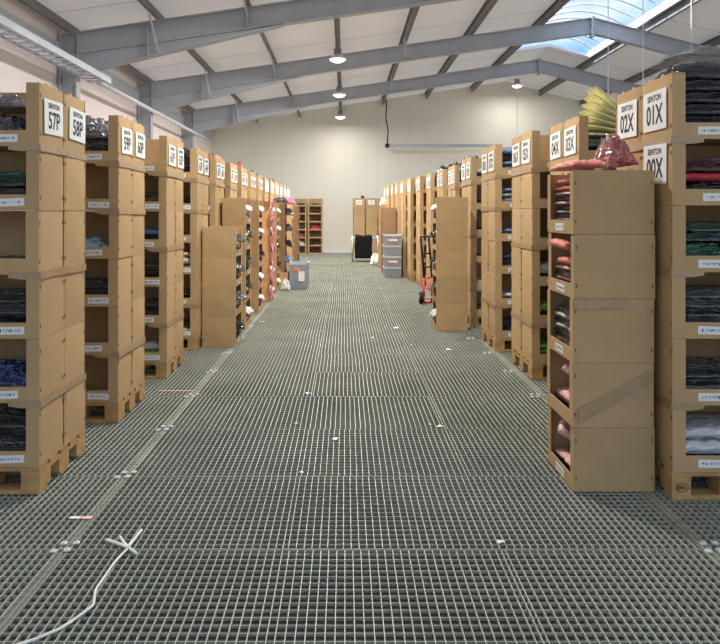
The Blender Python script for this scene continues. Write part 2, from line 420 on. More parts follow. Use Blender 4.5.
# ------------------------------------------------------------------ cardboard boxes
def bin_mesh(name, W, D, H, top=False, mat='card', lip=.085, post=.07):
    """open-fronted box: the opening faces -y, its closed ends are -x and +x; origin at the middle of its base"""
    b = MB(); t = .006; h = H - .002
    x0, x1, y0, y1 = -W/2, W/2, -D/2, D/2
    b.box(x0, x1, y0, y1, 0, t)
    b.box(x0+.01, x1-.01, y1-t, y1, t, h)
    b.box(x0, x1, y0, y0+t, t, lip)
    b.box(x0, x0+post, y0, y0+t, lip, h); b.box(x1-post, x1, y0, y0+t, lip, h)
    for s in (-1, 1):
        xo = s*W/2
        def outer(u, v, xo=xo, s=s):
            yy = y0 + D*u; zz = h*v
            bul = .006*math.sin(PI*u)*math.sin(PI*v)
            inset = .0035*(1 - min(1, min(u, 1-u)*14))            # the scored corners
            return (xo + s*(bul - inset), yy, zz)
        b.grid(outer, 10, 8)
        b.grid(lambda u, v, xo=xo, s=s: (xo - s*.008, y0 + D*u, h*v), 1, 1)
        b.box(min(xo, xo-s*.008), max(xo, xo-s*.008), y0+.004, y1-.004, h-.0015, h-.0005, 1)
        hh = .012 if top else .0012
        for ty in (-.12, .13):
            yy = ty*D*1.6
            b.box(min(xo-s*.001, xo-s*.007), max(xo-s*.001, xo-s*.007), yy-.018, yy+.018, h-.004, h+hh, 1)
        for sy, ex in ((y0, 1), (y1, -1)):
            for zz in (.2, .8):
                b.box(min(xo+s*.0012, xo-s*.004), max(xo+s*.0012, xo-s*.004), sy+ex*.012, sy+ex*.016, h*zz-.010, h*zz+.010, 2)
    return b.mesh(name, [M[mat], M['edge'], M['slit']])

def scribble(W, seed):
    rr = random.Random(seed); b = MB(); x = -W*.42
    while x < W*.42:
        wd = rr.uniform(.003, .007); hh = rr.uniform(.004, .008)
        b.box(x, x+wd*.35, -.0004, 0, -hh, hh); b.box(x, x+wd, -.0004, 0, rr.choice((-hh, 0, hh))-.0015, rr.choice((hh*.9, .002))+.0005)
        x += wd + (.012 if rr.random() < .18 else .004)
    return b.mesh('print', M['ink'])

SCR = [scribble(.13, k) for k in range(6)]
LBL = MB().box(-.075, .075, -.001, 0, -.021, .021).mesh('shelf_label', M['paper'])
def shelf_label(box, D, x, z, k):
    o = put('shelf_label', LBL, box, (x, -D/2-.0008, z), (0, random.uniform(-.04, .04), 0))
    put('print', SCR[k % 6], o, (0, -.0012, 0))
    return o

SHEET = MB().box(-.145, .145, -.1075, .1075, -.001, .001).mesh('sign', M['paper'])
def sign(box, txt, loc, rot, hs=1.0, full=True):
    o = put('sign', SHEET, box, loc, rot, (hs, hs, 1))
    put('sign_number', text_mesh(txt, .148, M['ink'], .80), o, (0, -.027, .0016))
    if full: put('sign_heading', text_mesh('SENTON', .046, M['ink'], .95), o, (0, .068, .0016))
    return o

def tape_band(x, y0, y1, z, side, label):
    """clear-brown tape wound round both boxes of a level: along the aisle face and round to the near face"""
    s = 1 if side == 'P' else -1
    b = MB(); hh = .021; o = .0055
    b.grid(lambda u, v: (x + s*o, y0 + (y1-y0)*u, z + (v-.5)*2*hh + .003*math.sin(u*5)), 14, 2)
    b.grid(lambda u, v: (x + s*(o - .0006 - .17*u), y0 - .002, z + (v-.5)*2*hh*(1-.25*u) + .003*math.sin(u*8)), 10, 2)
    me = b.mesh('packing_tape', M['tape'])
    ob = put('packing_tape', me)
    so = ob.modifiers.new('thickness', 'SOLIDIFY'); so.thickness = .0008
    tag(ob, label, 'tape')

# garments in bags: pillow-like packs, crumpled
def pack_mesh(seed, nu=30, nv=24, amp=.17, p=9.0, heap=False):
    off = Vector((seed*7.3, seed*3.1, seed*1.7)); b = MB()
    def prof(x, y):
        a = max(0, 1-abs(x)**p); c = max(0, 1-abs(y)**p)
        return (a*c)**(.4 if not heap else .62)
    def pos(u, v, sgn):
        x = 2*u-1; y = 2*v-1
        t = prof(x, y)
        wob = noise.noise(Vector((x*1.7, y*1.7, 0)) + off)
        f1 = noise.noise(Vector((x*3.2, y*3.2, 1)) + off); f2 = abs(noise.noise(Vector((x*6.5, y*6.5, 2)) + off)); f3 = noise.noise(Vector((x*14, y*14, 5)) + off)
        e = 1 + .07*noise.noise(Vector((x*3, y*3, 7)) + off)
        px = x*.5*min(1, .93*e); py = y*.5*min(1, .93*e)
        if sgn > 0:
            z = t*(.88 + amp*.9*f1 - amp*1.3*f2 + amp*.5*f3 + .12*wob) + (.06 if not heap else .02)
        else:
            z = .06 - .06*t if not heap else .02 - .02*t
        return (px, py, max(.0, min(1., z)))
    b.grid(lambda u, v: pos(u, v, 1), nu, nv); b.grid(lambda u, v: pos(u, v, -1), nu, nv)
    me = b.mesh('bagged_garment', P['black'], True)
    bm = bmesh.new(); bm.from_mesh(me); bmesh.ops.remove_doubles(bm, verts=bm.verts, dist=1e-5)
    bmesh.ops.recalc_face_normals(bm, faces=bm.faces); bm.to_mesh(me); bm.free()
    return me
FLAT = [pack_mesh(k+1) for k in range(6)]
HEAP = [pack_mesh(k+20, 34, 26, .34, 2.6, True) for k in range(5)]
PN = [0]
def pack(colour, loc, size, label, rz=0, tilt=(0,0), heap=False, name='bagged_garment', cat='bag', group=None):
    PN[0] += 1
    me = (HEAP if heap else FLAT)[PN[0] % (5 if heap else 6)]
    o = put(name, me, None, loc, (tilt[0], tilt[1], rz), size)
    repaint(o, P[colour]); tag(o, label, cat, group)
    return o

def pile(spec, cx, cy, z0, W, D, H, where, rz=0, group=None):
    """spec: list of (colour, height, width share, heap?) from the bottom up, laid inside a box with inner size W x D"""
    z = z0 + .0075
    for k, s in enumerate(spec):
        col, h, ws = s[0], s[1], s[2]; hp = len(s) > 3 and s[3]
        kind = 'crumpled bag' if hp else 'bagged garment'
        dx = random.uniform(-.5, .5)*(W-.03)*(1-ws)
        lab = f"{cname(col)} {kind}, {ORD[k]} up in the {where}"
        c, s_ = math.cos(rz), math.sin(rz)
        pack(col, (cx + c*dx, cy + s_*dx, z), (W*ws-.02, D-.035, h), lab, rz + random.uniform(-.02, .02), heap=hp, group=group)
        z += h + .001

# pallets
def pallet(x0, x1, y0, y1, label, detail, stamp=False):
    t = tag(empty('wooden_pallet', ((x0+x1)/2, (y0+y1)/2, 0)), label, 'pallet', 'pallets under the box stacks') if detail else None
    X, Y = (x1-x0)/2, (y1-y0)/2
    deck = MB()
    nb = 5
    for k in range(nb):
        c = -Y + .05 + (2*Y-.1)*k/(nb-1)
        deck.box(-X, X, c-.05 if k else -Y, c+.05 if k < nb-1 else Y, .122, .143)
    bl = []
    for cx in (-X+.05, 0, X-.05):
        deck.box(cx-.05, cx+.05, -Y, Y, .1, .1215)
        for cy in (-Y+.072, 0, Y-.072): bl.append((cx, cy))
    bo = [cy for cy in (-Y+.05, 0, Y-.05)]
    if not detail:
        for cx, cy in bl: deck.box(cx-.05, cx+.05, cy-.07, cy+.07, .022, .1)
        for cy in bo: deck.box(-X, X, cy-.05, cy+.05, .0005, .022)
        o = put('wooden_pallet', deck.mesh('wooden_pallet', M['wood']), None, ((x0+x1)/2, (y0+y1)/2, 0))
        return tag(o, label, 'pallet', 'pallets under the box stacks')
    put('deck', deck.mesh('deck', M['wood']), t)
    bme = MB().box(-.05, .05, -.07, .07, .0225, .0995).mesh('block', M['wood'])
    bb = MB().box(-X, X, -.05, .05, .0005, .022).mesh('bottom_board', M['wood'])
    first = None
    for cx, cy in bl:
        o = put('block', bme, t, (cx, cy, 0))
        if stamp and cx < -.1 and cy < -.1: first = (cx, cy)
    for cy in bo: put('bottom_board', bb, t, (0, cy, 0))
    if stamp:                                     # stamped oval mark on the corner block
        st = MB()
        st.tube([(math.cos(a)*.034, -.0006, math.sin(a)*.021) for a in [2*PI*k/28 for k in range(29)]], .0016, 4, cap=False)
        so = put('stamp_oval', st.mesh('stamp_oval', M['stamp']), t, (first[0]+.005, first[1]-.07, .061))
        put('stamp_letters', text_mesh('EPAL', .026, M['stamp']), so, (0, -.0012, 0), (PI/2, 0, 0))
    return t

# ------------------------------------------------------------------ the two rows of pallet stacks
LY = [3.82, 5.12, 6.48, 7.79, 8.9, 10.05, 11.15, 12.25, 13.3, 14.4, 15.5, 16.6, 17.75, 18.9, 20.05]
RY = [3.75, 5.44, 6.43, 7.71, 9.42, 11.1, 12.2, 13.3, 14.4, 15.5, 16.6, 17.7, 18.8, 19.9, 21.0]
RX = [1.705, 1.77, 1.67, 1.61, 1.65, 1.70, 1.66, 1.59, 1.50, 1.41, 1.34, 1.29, 1.25, 1.21, 1.18]
BW = .60
LEVEL = ['lowest', 'second', 'third', 'fourth', 'fifth', 'top']
meshes = {}
def bm_for(D, H, top):
    k = (D, H, top)
    if k not in meshes: meshes[k] = bin_mesh('cardboard_box', BW, D, H, top)
    return meshes[k]
def row(side, xs, ys, D, H):
    s = 1 if side == 'P' else -1                   # direction in which the aisle face looks
    num = 57 if side == 'P' else 1
    for i, y in enumerate(ys):
        xf = xs[i]; xc = xf - s*BW/2
        y1 = y + 2*D
        st = f"{ORD[i]} pallet stack of the {side} row"
        pallet(xc-BW/2, xc+BW/2, y+.004, y1-.004, f"wooden pallet under the {st}", i < 5, side == 'X' and i == 0)
        for c in (0, 1):
            yc = y + D*(c+.5)
            half = 'near' if c == 0 else 'far'
            for k in range(6):
                top = k == 5
                dx = random.uniform(-.004, .002)*s
                o = put('cardboard_box', bm_for(D-.006, H, top), None, (xc+dx, yc, .1445 + k*H), (0, 0, 0 if c == 0 else PI))
                lab = f"open cardboard box, {LEVEL[k]} level, {half} half of {ORD[i]} {side}-row stack"
                fx = (BW/2 + .0085)*s*(1 if c == 0 else -1)
                rz = (PI/2 if s > 0 else -PI/2) + (0 if c == 0 else PI)
                if top:
                    if side == 'P': tx = f"{num + 2*i + c}P"
                    else: tx = f"{num + 2*i + c:02d}X"
                    lab = f"cardboard box with the {tx} sign, {half} half atop the {ORD[i]} {side}-row stack"
                    zs = .172
                    sg = sign(o, tx, (fx, (.015 if c == 0 else -.015)*(1 if side == 'P' else 0) + random.uniform(-.01, .01), zs), (PI/2, random.uniform(-.03,.03), rz), .88 if side == 'P' else 1.0, i < 7)
                if side == 'X' and i == 0 and c == 0 and k == 4:
                    lab = 'cardboard box with the 00X sign, under the 01X box at the aisle'
                    sign(o, '00X', (fx, .0, .226), (PI/2, .02, rz), 1.0)
                if c == 0 and i < 5 and not (side == 'P' and k == 3 and i == 0):
                    lx = s*(BW/2 - (.14 if i else .155)) if k % 2 == 0 else s*(BW/2 - .19)
                    if side == 'X': lx = s*(BW/2 - (.21 if k != 4 else .235))
                    shelf_label(o, D-.006, lx, .043, i*6+k)
                if i >= 9: FAR.append(o)
                else: tag(o, lab, 'box', f"boxes of the {side} row")
        if i < 6:
            for k in ((1, 3, 5) if i % 2 == 0 else (1, 4, 5)):
                zz = .1445 + k*H - .006
                tape_band(xf, y+.003, y1-.003, zz, side, f"packing tape round the {st}, below its {LEVEL[k]} boxes")
FAR = []
PX = [-1.622, -1.612] + [-1.605]*13
row('P', PX, LY, .34, .341)
row('X', RX, RY, .395, .3475)

bm = bmesh.new()
sheets = []
for o in FAR:
    tm = o.data.copy(); R_ = Matrix.Translation(o.location) @ o.rotation_euler.to_matrix().to_4x4(); tm.transform(R_); bm.from_mesh(tm); bpy.data.meshes.remove(tm)
    for c in list(o.children):
        tm = c.data.copy(); tm.transform(R_ @ Matrix.Translation(c.location) @ c.rotation_euler.to_matrix().to_4x4()); n0 = len(bm.faces); bm.from_mesh(tm); bm.faces.ensure_lookup_table()
        for k in range(n0, len(bm.faces)): bm.faces[k].material_index = 3
        bpy.data.meshes.remove(tm)
        for d in list(c.children): bpy.data.objects.remove(d)
        bpy.data.objects.remove(c)
    bpy.data.objects.remove(o)
fme = bpy.data.meshes.new('distant_boxes'); bm.to_mesh(fme); bm.free()
for m_ in (M['card'], M['edge'], M['slit'], M['paper']): fme.materials.append(m_)
o = put('distant_boxes', fme); tag(o, 'cardboard boxes of the last six pallet stacks in both rows', 'box', None, 'stuff')

def bin_fill(side, i, k, spec):
    D, H, s = (.34, .341, 1) if side == 'P' else (.395, .3475, -1)
    x = PX[i] if side == 'P' else RX[i]; y = (LY if side == 'P' else RY)[i]
    where = f"{LEVEL[k]} bin, {ORD[i]} {side}-row stack"
    pile(spec, x - s*BW/2, y + D/2 - .003, .1445 + k*H + .001, BW - .03, D - .02, H, where, 0)
b3 = lambda c, n, h=.05, w=.97: [(c, h, w)]*n
FILL = {
 ('P',0): {5: [('purple', .20, .98, 1), ('purple', .10, .9, 1)], 4: [('brown', .12, .98), ('teal', .09, .95)], 3: [('black', .08, .97)], 2: [('grey', .055, .98), ('black', .06, .98), ('grey', .06, .97), ('black', .06, .97)], 1: [('black', .07, .97), ('blue', .13, .98, 1)], 0: [('grey', .10, .98), ('black', .09, .98), ('black', .06, .97)]},
 ('P',1): {5: [('black', .17, .99), ('grey', .19, .98, 1)], 3: [('lightblue', .15, .98, 1)], 2: [('black', .12, .97), ('black', .07, .97, 1)]},
 ('P',2): {4: [('grey', .07, .97), ('olive', .06, .96), ('black', .05, .97)], 3: [('navy', .12, .97), ('steelblue', .05, .97)], 2: b3('black', 4, .055), 1: b3('grey', 2, .05) + b3('black', 2, .05), 0: [('lime', .10, .97), ('white', .06, .97)]},
 ('P',3): {5: [('black', .13, .98), ('black', .13, .98), ('navy', .12, .97, 1)], 4: b3('black', 3, .06), 3: [('black', .10, .97)], 2: [('grey', .09, .97), ('white', .09, .98), ('pink', .05, .96)], 1: b3('black', 3, .05), 0: [('silver', .10, .97), ('black', .07, .97)]},
 ('P',4): {5: b3('black', 4, .06) + [('grey', .12, .95, 1)], 4: b3('grey', 3, .06), 3: b3('black', 3, .06)},
 ('X',0): {5: [('navy', .062, .98)]*5 + [('navy', .10, .97)], 4: [('black', .12, .97), ('red', .05, .84), ('maroon', .08, .96)], 3: [('green', .15, .98), ('teal', .05, .97), ('green', .05, .96)], 2: [('black', .05, .97), ('grey', .05, .97), ('black', .045, .97), ('grey', .05, .97), ('grey', .045, .96)], 1: [('black', .07, .97), ('navy', .055, .97), ('black', .055, .97)], 0: [('black', .07, .97), ('silver', .08, .98), ('silver', .06, .96)]},
 ('X',1): {5: [('teal', .10, .98), ('teal', .08, .97)], 4: [('coral', .12, .97)]},
 ('X',2): {2: [('grey', .10, .97), ('white', .10, .97)], 1: [('brown', .11, .97), ('lime', .08, .96)], 0: [('lime', .07, .98), ('lime', .05, .98), ('lime', .05, .97)]},
 ('X',3): {5: [('steelblue', .06, .98), ('white', .05, .97), ('steelblue', .06, .98), ('navy', .06, .97), ('steelblue', .07, .97)], 4: [('navy', .06, .97), ('steelblue', .06, .97), ('white', .05, .97), ('steelblue', .05, .97)], 3: [('navy', .08, .97), ('steelblue', .05, .97)], 2: b3('grey', 4, .05), 1: [('grey', .08, .97), ('silver', .05, .97)], 0: b3('black', 3, .06)},
 ('X',4): {5: [('grey', .12, .97), ('white', .07, .97)], 4: b3('grey', 3, .05), 3: [('black', .10, .97), ('grey', .06, .97)], 2: [('grey', .11, .97)], 1: [('white', .11, .97)], 0: [('grey', .12, .97)]},
}
for (side, i), d in FILL.items():
    for k, spec in d.items(): bin_fill(side, i, k, spec)

# yellow shirts fanned out over the teal bags in the top of the second X stack
xc, yc, z = RX[1] + .235, RY[1] + .2, .1445 + 5*.3475 + .192
for k in range(7):
    a_ = .04 + .11*k; px, pz = xc + .17, z + .004 + .03*k
    pack('yellow', (px - .17*math.cos(a_), yc + .004*k, pz + .17*math.sin(a_)), (.33, .27, .024), f"pale yellow folded shirt, {ORD[k]} up in the fanned pile beside 02X",
         .02*((k*5) % 3 - 1), (0, a_), name='folded_shirt', cat='shirt', group='yellow shirts fanned on the X row')
# film lying over the navy bags
pack('film', (2.04, 3.95, .1445 + 6*.3475 + .085), (.66, .40, .085), 'crumpled clear plastic film spread over the navy bags', .05, heap=True, name='plastic_film', cat='film')

# ------------------------------------------------------------------ stacks standing in front of the rows, opening to the aisle
fm = {}
def front_stack(x0, x1, y, D_along, n, H, side, where, mat='card', z0=.0005, labels=True):
    """boxes x0..x1 wide across, D_along deep along the hall; the opening faces the aisle"""
    W = D_along; D = x1 - x0
    res = []
    for k in range(n):
        key = (round(W,3), round(D,3), H, k == n-1, mat)
        if key not in fm: fm[key] = bin_mesh('cardboard_box', W-.004, D-.004, H, k == n-1, mat, .075, .055)
        rz = -PI/2 if side == 'X' else PI/2
        o = put('cardboard_box', fm[key], None, ((x0+x1)/2 + random.uniform(-.004,.004), y + W/2, z0 + k*H), (0, 0, rz))
        lev = LEVEL[k] if k < n-1 else 'top'
        tag(o, f"closed-sided cardboard box, {lev} of the {where}", 'box', 'boxes of the stacks standing in the aisle')
        if labels and k != 1: shelf_label(o, D-.004, .0, .036, k)
        res.append(o)
    return res
big = front_stack(1.222, 1.662, 3.857, .49, 5, .345, 'X', 'tall stack with coral shirts by 00X')
def flat_tape(o, pts, nm='tape'):
    # a strip stuck on the camera-facing end of the box; local +x end for the X side
    b = MB(); (ya, za), (yb, zb), hw = pts
    b.grid(lambda u, v: (0, ya + (yb-ya)*u, za + (zb-za)*u + (v-.5)*2*hw), 8, 1)
    e = put(nm, b.mesh(nm, M['tape']), o, (.243 + .0085, 0, 0))
    sd = e.modifiers.new('thickness', 'SOLIDIFY'); sd.thickness = .0006
flat_tape(big[2], ((-.215, .317), (.09, .312), .024)); flat_tape(big[1], ((-.19, .06), (.2, .27), .04))
# garments inside the tall stack
def side_pile(x0, x1, y, DA, k, H, spec, where, out=0.):
    z = .0005 + k*H + .0085
    for q, (c, h) in enumerate(spec):
        pack(c, ((x0+x1)/2 + random.uniform(-.003, .003), y + DA/2, z), (x1-x0-.034, DA-.034, h), f"{cname(c)} bag, {ORD[q]} up, {LEVEL[k]} box of the {where}", random.uniform(-.02,.02))
        z += h + .001
W1 = 'coral shirts stack'
alt = lambda a, b, n, h: [(a if q % 2 else b, h) for q in range(n)]
side_pile(1.222, 1.662, 3.857, .49, 4, .345, alt('white', 'mauve', 6, .02) + alt('pink', 'black', 4, .026) + [('coral', .035), ('coral', .045)], W1)
side_pile(1.222, 1.662, 3.857, .49, 3, .345, alt('mauve', 'pink', 5, .03) + [('coral', .05)], W1)
side_pile(1.222, 1.662, 3.857, .49, 2, .345, alt('mauve', 'pink', 4, .024) + alt('white', 'mauve', 5, .03), W1)
side_pile(1.222, 1.662, 3.857, .49, 1, .345, [('mauve', .06), ('pink', .055)], W1)
side_pile(1.222, 1.662, 3.857, .49, 0, .345, [('mauve', .05), ('pink', .045)], W1)
def loose(c, x, y, z, sx, sy, sz, lab, rz=0, tilt=(0,0)):
    pack(c, (x, y, z), (sx, sy, sz), lab, rz, tilt, name='loose_shirt', cat='shirt')
loose('coral', 1.26, 4.06, 3*.345+.25, .17, .20, .05, 'coral shirt sticking out of the fourth box in the tall stack', .2, (.1, .25))
loose('pink', 1.33, 4.06, 1*.345+.20, .24, .15, .06, 'pale pink shirt rolled over the lip of the second box', .5, (.3, .45))
loose('pink', 1.32, 4.12, .205, .24, .15, .055, 'pale pink shirt standing up in the lowest box by 00X', -.3, (.2, .5))
loose('coral', 1.31, 4.06, 5*.345+.013, .19, .42, .05, 'coral shirts heaped over the open top of the tall stack', .04, (0, 0))
pack('rust', (1.52, 4.08, 5*.345+.022), (.20, .30, .20), 'rust red bag of shirts in clear wrap, lying atop the tall stack', .08, (0, -.12), heap=True, name='bagged_garment')

FS = [   # x0, x1, y, along, n, H, phrase, material
 ('P', -1.588, -1.215, 8.0, .52, 4, .3325, 'low stack at the fourth P stack', 'card'),
 ('P', -1.575, -1.275, 9.23, .55, 5, .336, 'stack behind the low stack', 'card'),
 ('P', -1.575, -1.285, 10.7, .55, 5, .336, 'stack just before the pink film', 'card'),
 ('P', -1.575, -1.255, 12.05, .55, 5, .336, 'orange stack hung with pink film', 'card_orange'),
 ('P', -1.575, -1.27, 13.4, .5, 5, .33, 'stack just beyond the pink film', 'card'),
 ('P', -1.575, -1.25, 15.0, .5, 5, .335, 'stack spilling grey bags', 'card_dark'),
 ('P', -1.575, -1.27, 17.3, .5, 5, .335, 'last stack but one by the P row', 'card'),
 ('P', -1.575, -1.27, 19.6, .5, 5, .33, 'last stack standing by the P row', 'card_dark'),
 ('X', 1.155, 1.55, 9.08, .46, 5, .338, 'stack beside the hand truck', 'card'),
 ('X', .91, 1.26, 17.7, .46, 5, .322, 'brown stack behind the grey totes', 'card_dark'),
 ('X', .91, 1.17, 19.3, .46, 5, .328, 'stack carrying the pink bag', 'card'),
]
for side, x0, x1, y, da, n, H, ph, mt in FS:
    front_stack(x0, x1, y, da, n, H, side, ph, mt, labels=y < 13)
    if y < 14:
        rr = random.Random(int(y*100))
        cols = ['grey', 'white', 'grey', 'black'] if side == 'P' else ['white', 'grey', 'black', 'grey']
        for k in range(n):
            sp = [(rr.choice(cols), .05) for q in range(3)]
            side_pile(x0, x1, y, da, k, H, sp, ph)
            c = rr.choice(['white', 'grey', 'white', 'black'])
            xm = x1 + .012 if side == 'P' else x0 - .012
            pack(c, (xm - (.03 if side == 'P' else -.03), y + da/2 + rr.uniform(-.05, .05), k*H + .178), (.15, .22, .075),
                 f"{cname(c)} shirt bulging from {LEVEL[k]} box of the {ph}", rr.uniform(-.3,.3), (0, .35 if side == 'P' else -.35), heap=True, name='loose_shirt', cat='shirt')
# grey bags spilling down the sixth stack, and bags on top
for k in range(5):
    pack(['grey', 'steelblue', 'black', 'grey', 'navy'][k], (-1.23, 15.25, .11 + k*.335), (.20, .28, .15), f"grey-blue bag bulging from the {LEVEL[k]} box of the spilling stack", .2*k, (0, .3), heap=True)
pack('black', (-1.37, 15.25, 1.69), (.38, .5, .14), 'black bag lying across the top of the stack with grey bags', .1, heap=True)
pack('hotpink', (-1.39, 17.55, 1.69), (.32, .4, .18), 'pink bag lying on the last stack but one by the P row', .4, heap=True)

# pink film hanging over the orange stack
b = MB()
def film(u, v):
    w_ = (u-.5)*.10
    if v < .2:
        q = v/.2; return (-1.55 + .335*q, 12.02 + w_ + .012*math.sin(v*60), 1.725 + .02*math.sin(v*50))
    q = (v-.2)/.8
    return (-1.215 + .014*math.sin(q*40) + .02*(u-.5), 12.03 + w_ + .02*math.sin(q*31), 1.725 - 1.69*q)
b.grid(film, 6, 70)
o = put('plastic_film', b.mesh('plastic_film', P['hotpink'], True)); o.modifiers.new('thickness', 'SOLIDIFY').thickness = .004
tag(o, 'hot pink plastic film hanging down the corner of the orange stack', 'film')

# bags lying on top of the rows further back
for i, (x, y, z, c, sz, lab) in enumerate((
   (-1.75, 10.2, 2.1915, 'orange', (.5, .5, .12), 'tan bag on top of the sixth P stack'),
   (-1.72, 12.4, 2.1915, 'rust', (.5, .6, .13), 'rust brown bag on top of the eighth P stack'),
   (-1.75, 14.5, 2.1915, 'grey', (.5, .5, .1), 'grey bag on top of the tenth P stack'),
   (-1.75, 17.9, 2.1915, 'brown', (.5, .5, .12), 'brown bag on top of the thirteenth P stack'),
   (1.98, 11.45, 2.2305, 'black', (.5, .6, .10), 'black bag on top of the sixth X stack'),
   (1.92, 12.6, 2.2305, 'black', (.5, .6, .09), 'black bag on top of the seventh X stack'),
   (1.86, 13.7, 2.2305, 'navy', (.5, .6, .11), 'navy bag on top of the eighth X stack'))):
    # seated in the open top of its box, its crown showing over the rim
    xx = -1.90 if x < 0 else RX[5+i-4]+.30; yy = (LY[[5,7,9,12][i]]+.17) if x < 0 else RY[5+i-4]+.197
    pack(c, (xx, yy, z - .32), (.52, .28, sz[2]+.38), lab, 0, heap=True)

# ------------------------------------------------------------------ end of the hall
def wall_tower(xa, xb, Y, n, H, where, signs=False, flip=False):
    W = xb - xa
    me = bin_mesh('cardboard_box', W-.004, .4, H, False, 'card', .05, .045)
    for k in range(n):
        o = put('cardboard_box', me, None, ((xa+xb)/2, Y+.2, .0005 + k*H), (0, 0, PI if flip else 0))
        tag(o, f"cardboard box, {ORD[k]} from the floor in the {where}", 'box', 'boxes at the gable wall')
        if signs and k == n-1:
            sg = put('sign', SHEET, o, (0, .2045, H*.55), (PI/2, 0, PI), (.8, .8, 1))
            put('print', SCR[3], sg, (0, -.01, .0015), (-PI/2, 0, 0), (1.3, 1, 3.5))
    return
wall_tower(-1.80, -1.37, 25.6, 7, .283, 'first shelf tower at the gable wall')
wall_tower(-1.32, -.80, 25.6, 7, .283, 'second shelf tower at the gable wall')
rr = random.Random(5)
for tx, w_, nm in ((-1.585, .40, 'first'), (-1.06, .48, 'second')):
    for k in range(7):
        c = rr.choice(['grey', 'black', 'white', 'maroon', 'grey', 'rust']) if (nm, k) != ('second', 3) else 'red'
        pack(c, (tx, 25.8, .0085 + k*.283), (w_-.06, .34, rr.uniform(.12, .2)), f"{cname(c)} bag in the {ORD[k]} box of the {nm} shelf tower", 0, heap=True)
wall_tower(.28, .70, 25.2, 6, .331, 'stack behind the black covered trolley', True, True)
wall_tower(.722, 1.13, 25.2, 6, .331, 'stack beside the trolley handle', True, True)
wall_tower(1.16, 1.6, 25.0, 6, .331, 'stack in the corner behind the pink bag')
pack('pink', (1.04, 19.5, 5*.328+.012), (.24, .34, .26), 'pale pink bag on top of a stack near the grey totes', 0, heap=True)
pack('brown', (.62, 25.4, 6*.331+.004), (.14, .2, .1), 'small brown bag on the stack behind the trolley', 0, heap=True)

# trolley with a black cover
t = tag(empty('trolley', (.53, 21.7, 0)), 'metal trolley with a black cover hung on its side', 'trolley')
f = MB()
for x in (-.31, .45):
    for y in (-.2, .25): f.tube([(x, y, .1), (x, y, .78)], .018, 8)
for z in (.14, .72):
    f.tube([(-.31,-.2,z),(.45,-.2,z)], .016, 8); f.tube([(-.31,.25,z),(.45,.25,z)], .016, 8); f.tube([(-.31,-.2,z),(-.31,.25,z)], .016, 8); f.tube([(.45,-.2,z),(.45,.25,z)], .016, 8)
put('frame', f.mesh('frame', M['galv'], True), t)
put('tray', MB().box(-.3, .44, -.19, .24, .70, .715).mesh('tray', M['grey_plastic']), t)
put('handle', MB().tube([(.45,-.2,.72),(.5,-.2,.8),(.5,.25,.8),(.45,.25,.72)], .016, 8).mesh('handle', M['galv'], True), t)
b = MB(); b.grid(lambda u, v: (-.24 + .52*u + .01*math.sin(v*9), -.235 - .03*math.sin(u*PI)*v - .012*math.sin(u*22)*v, .80 - .68*v), 24, 12)
b.grid(lambda u, v: (-.24 + .52*u, -.235 + .42*v, .80 + .02*math.sin(u*9)), 24, 4)
cv = put('cover', b.mesh('cover', M['black_cloth'], True), t); cv.modifiers.new('thickness', 'SOLIDIFY').thickness = .012
wm = MB().tube([(-.015,0,0),(.015,0,0)], .05, 14).mesh('wheel', M['black'])
for x in (-.31, .45):
    for y in (-.2, .25): put('wheel', wm, t, (x, y, .051))
pack('white', (.86, 20.4, .001), (.32, .4, .36), 'white sack on the floor beside the trolley', 0, heap=True, name='sack', cat='sack')

# plastic totes
def tote(w_, d, h, name, loc, label, tint=None, card=False, group=None):
    t = tag(empty(name, loc), label, 'crate', group)
    b = MB(); k = .92
    def ring(s, z): return [(-w_/2*s, -d/2*s, z), (w_/2*s, -d/2*s, z), (w_/2*s, d/2*s, z), (-w_/2*s, d/2*s, z)]
    i = len(b.v); b.v += ring(k, 0) + ring(.985, h)
    b.f += [(0,3,2,1), (0,1,5,4), (1,2,6,5), (2,3,7,6), (3,0,4,7)]; b.m += [0]*5
    i = len(b.v); b.v += ring(k-.02, .01) + ring(.965, h)
    b.f += [tuple(i+q for q in f_) for f_ in ((0,1,2,3), (0,4,5,1), (1,5,6,2), (2,6,7,3), (3,7,4,0))]; b.m += [0]*5
    for q in range(1, 6):
        x = -w_/2*.86 + w_*.86*q/6
        b.box(x-.004, x+.004, -d/2*.985-.002, -d/2*.92, .02, h-.03)
    put('shell', b.mesh('shell', M['grey_plastic']), t)
    rm = MB(); g = .012
    rm.box(-w_/2, w_/2, -d/2, -d/2+g, h-.035, h); rm.box(-w_/2, w_/2, d/2-g, d/2, h-.035, h); rm.box(-w_/2, -w_/2+g, -d/2, d/2, h-.035, h); rm.box(w_/2-g, w_/2, -d/2, d/2, h-.035, h)
    put('rim', rm.mesh('rim', M['galv']), t)
    if card:
        put('paper_label', MB().box(-.0, .12, -d/2-.007, -d/2-.005, h*.3, h*.68).mesh('paper_label', M['paper']), t)
        put('red_sticker', MB().box(-.08, .03, -d/2-.007, -d/2-.005, h*.68, h*.82).mesh('red_sticker', P['coral']), t)
    return t
tote(.37, .5, .51, 'storage_bin', (-.905, 14.25, .0005), 'grey plastic bin with a white paper label, on the floor by the P row', card=True)
for k in range(4):
    t = tote(.41, .55, .244, 'plastic_tote', (1.09, 16.68, .0005 + k*.245), f"grey plastic tote, {LEVEL[k] if k < 3 else 'top'} in the stack before the brown boxes", group='stacked grey totes')
    if k in (1, 3):
        put('pink_paper', MB().box(-.1, .1, -.284, -.281, .10, .15).mesh('pink_paper', P['pink']), t)
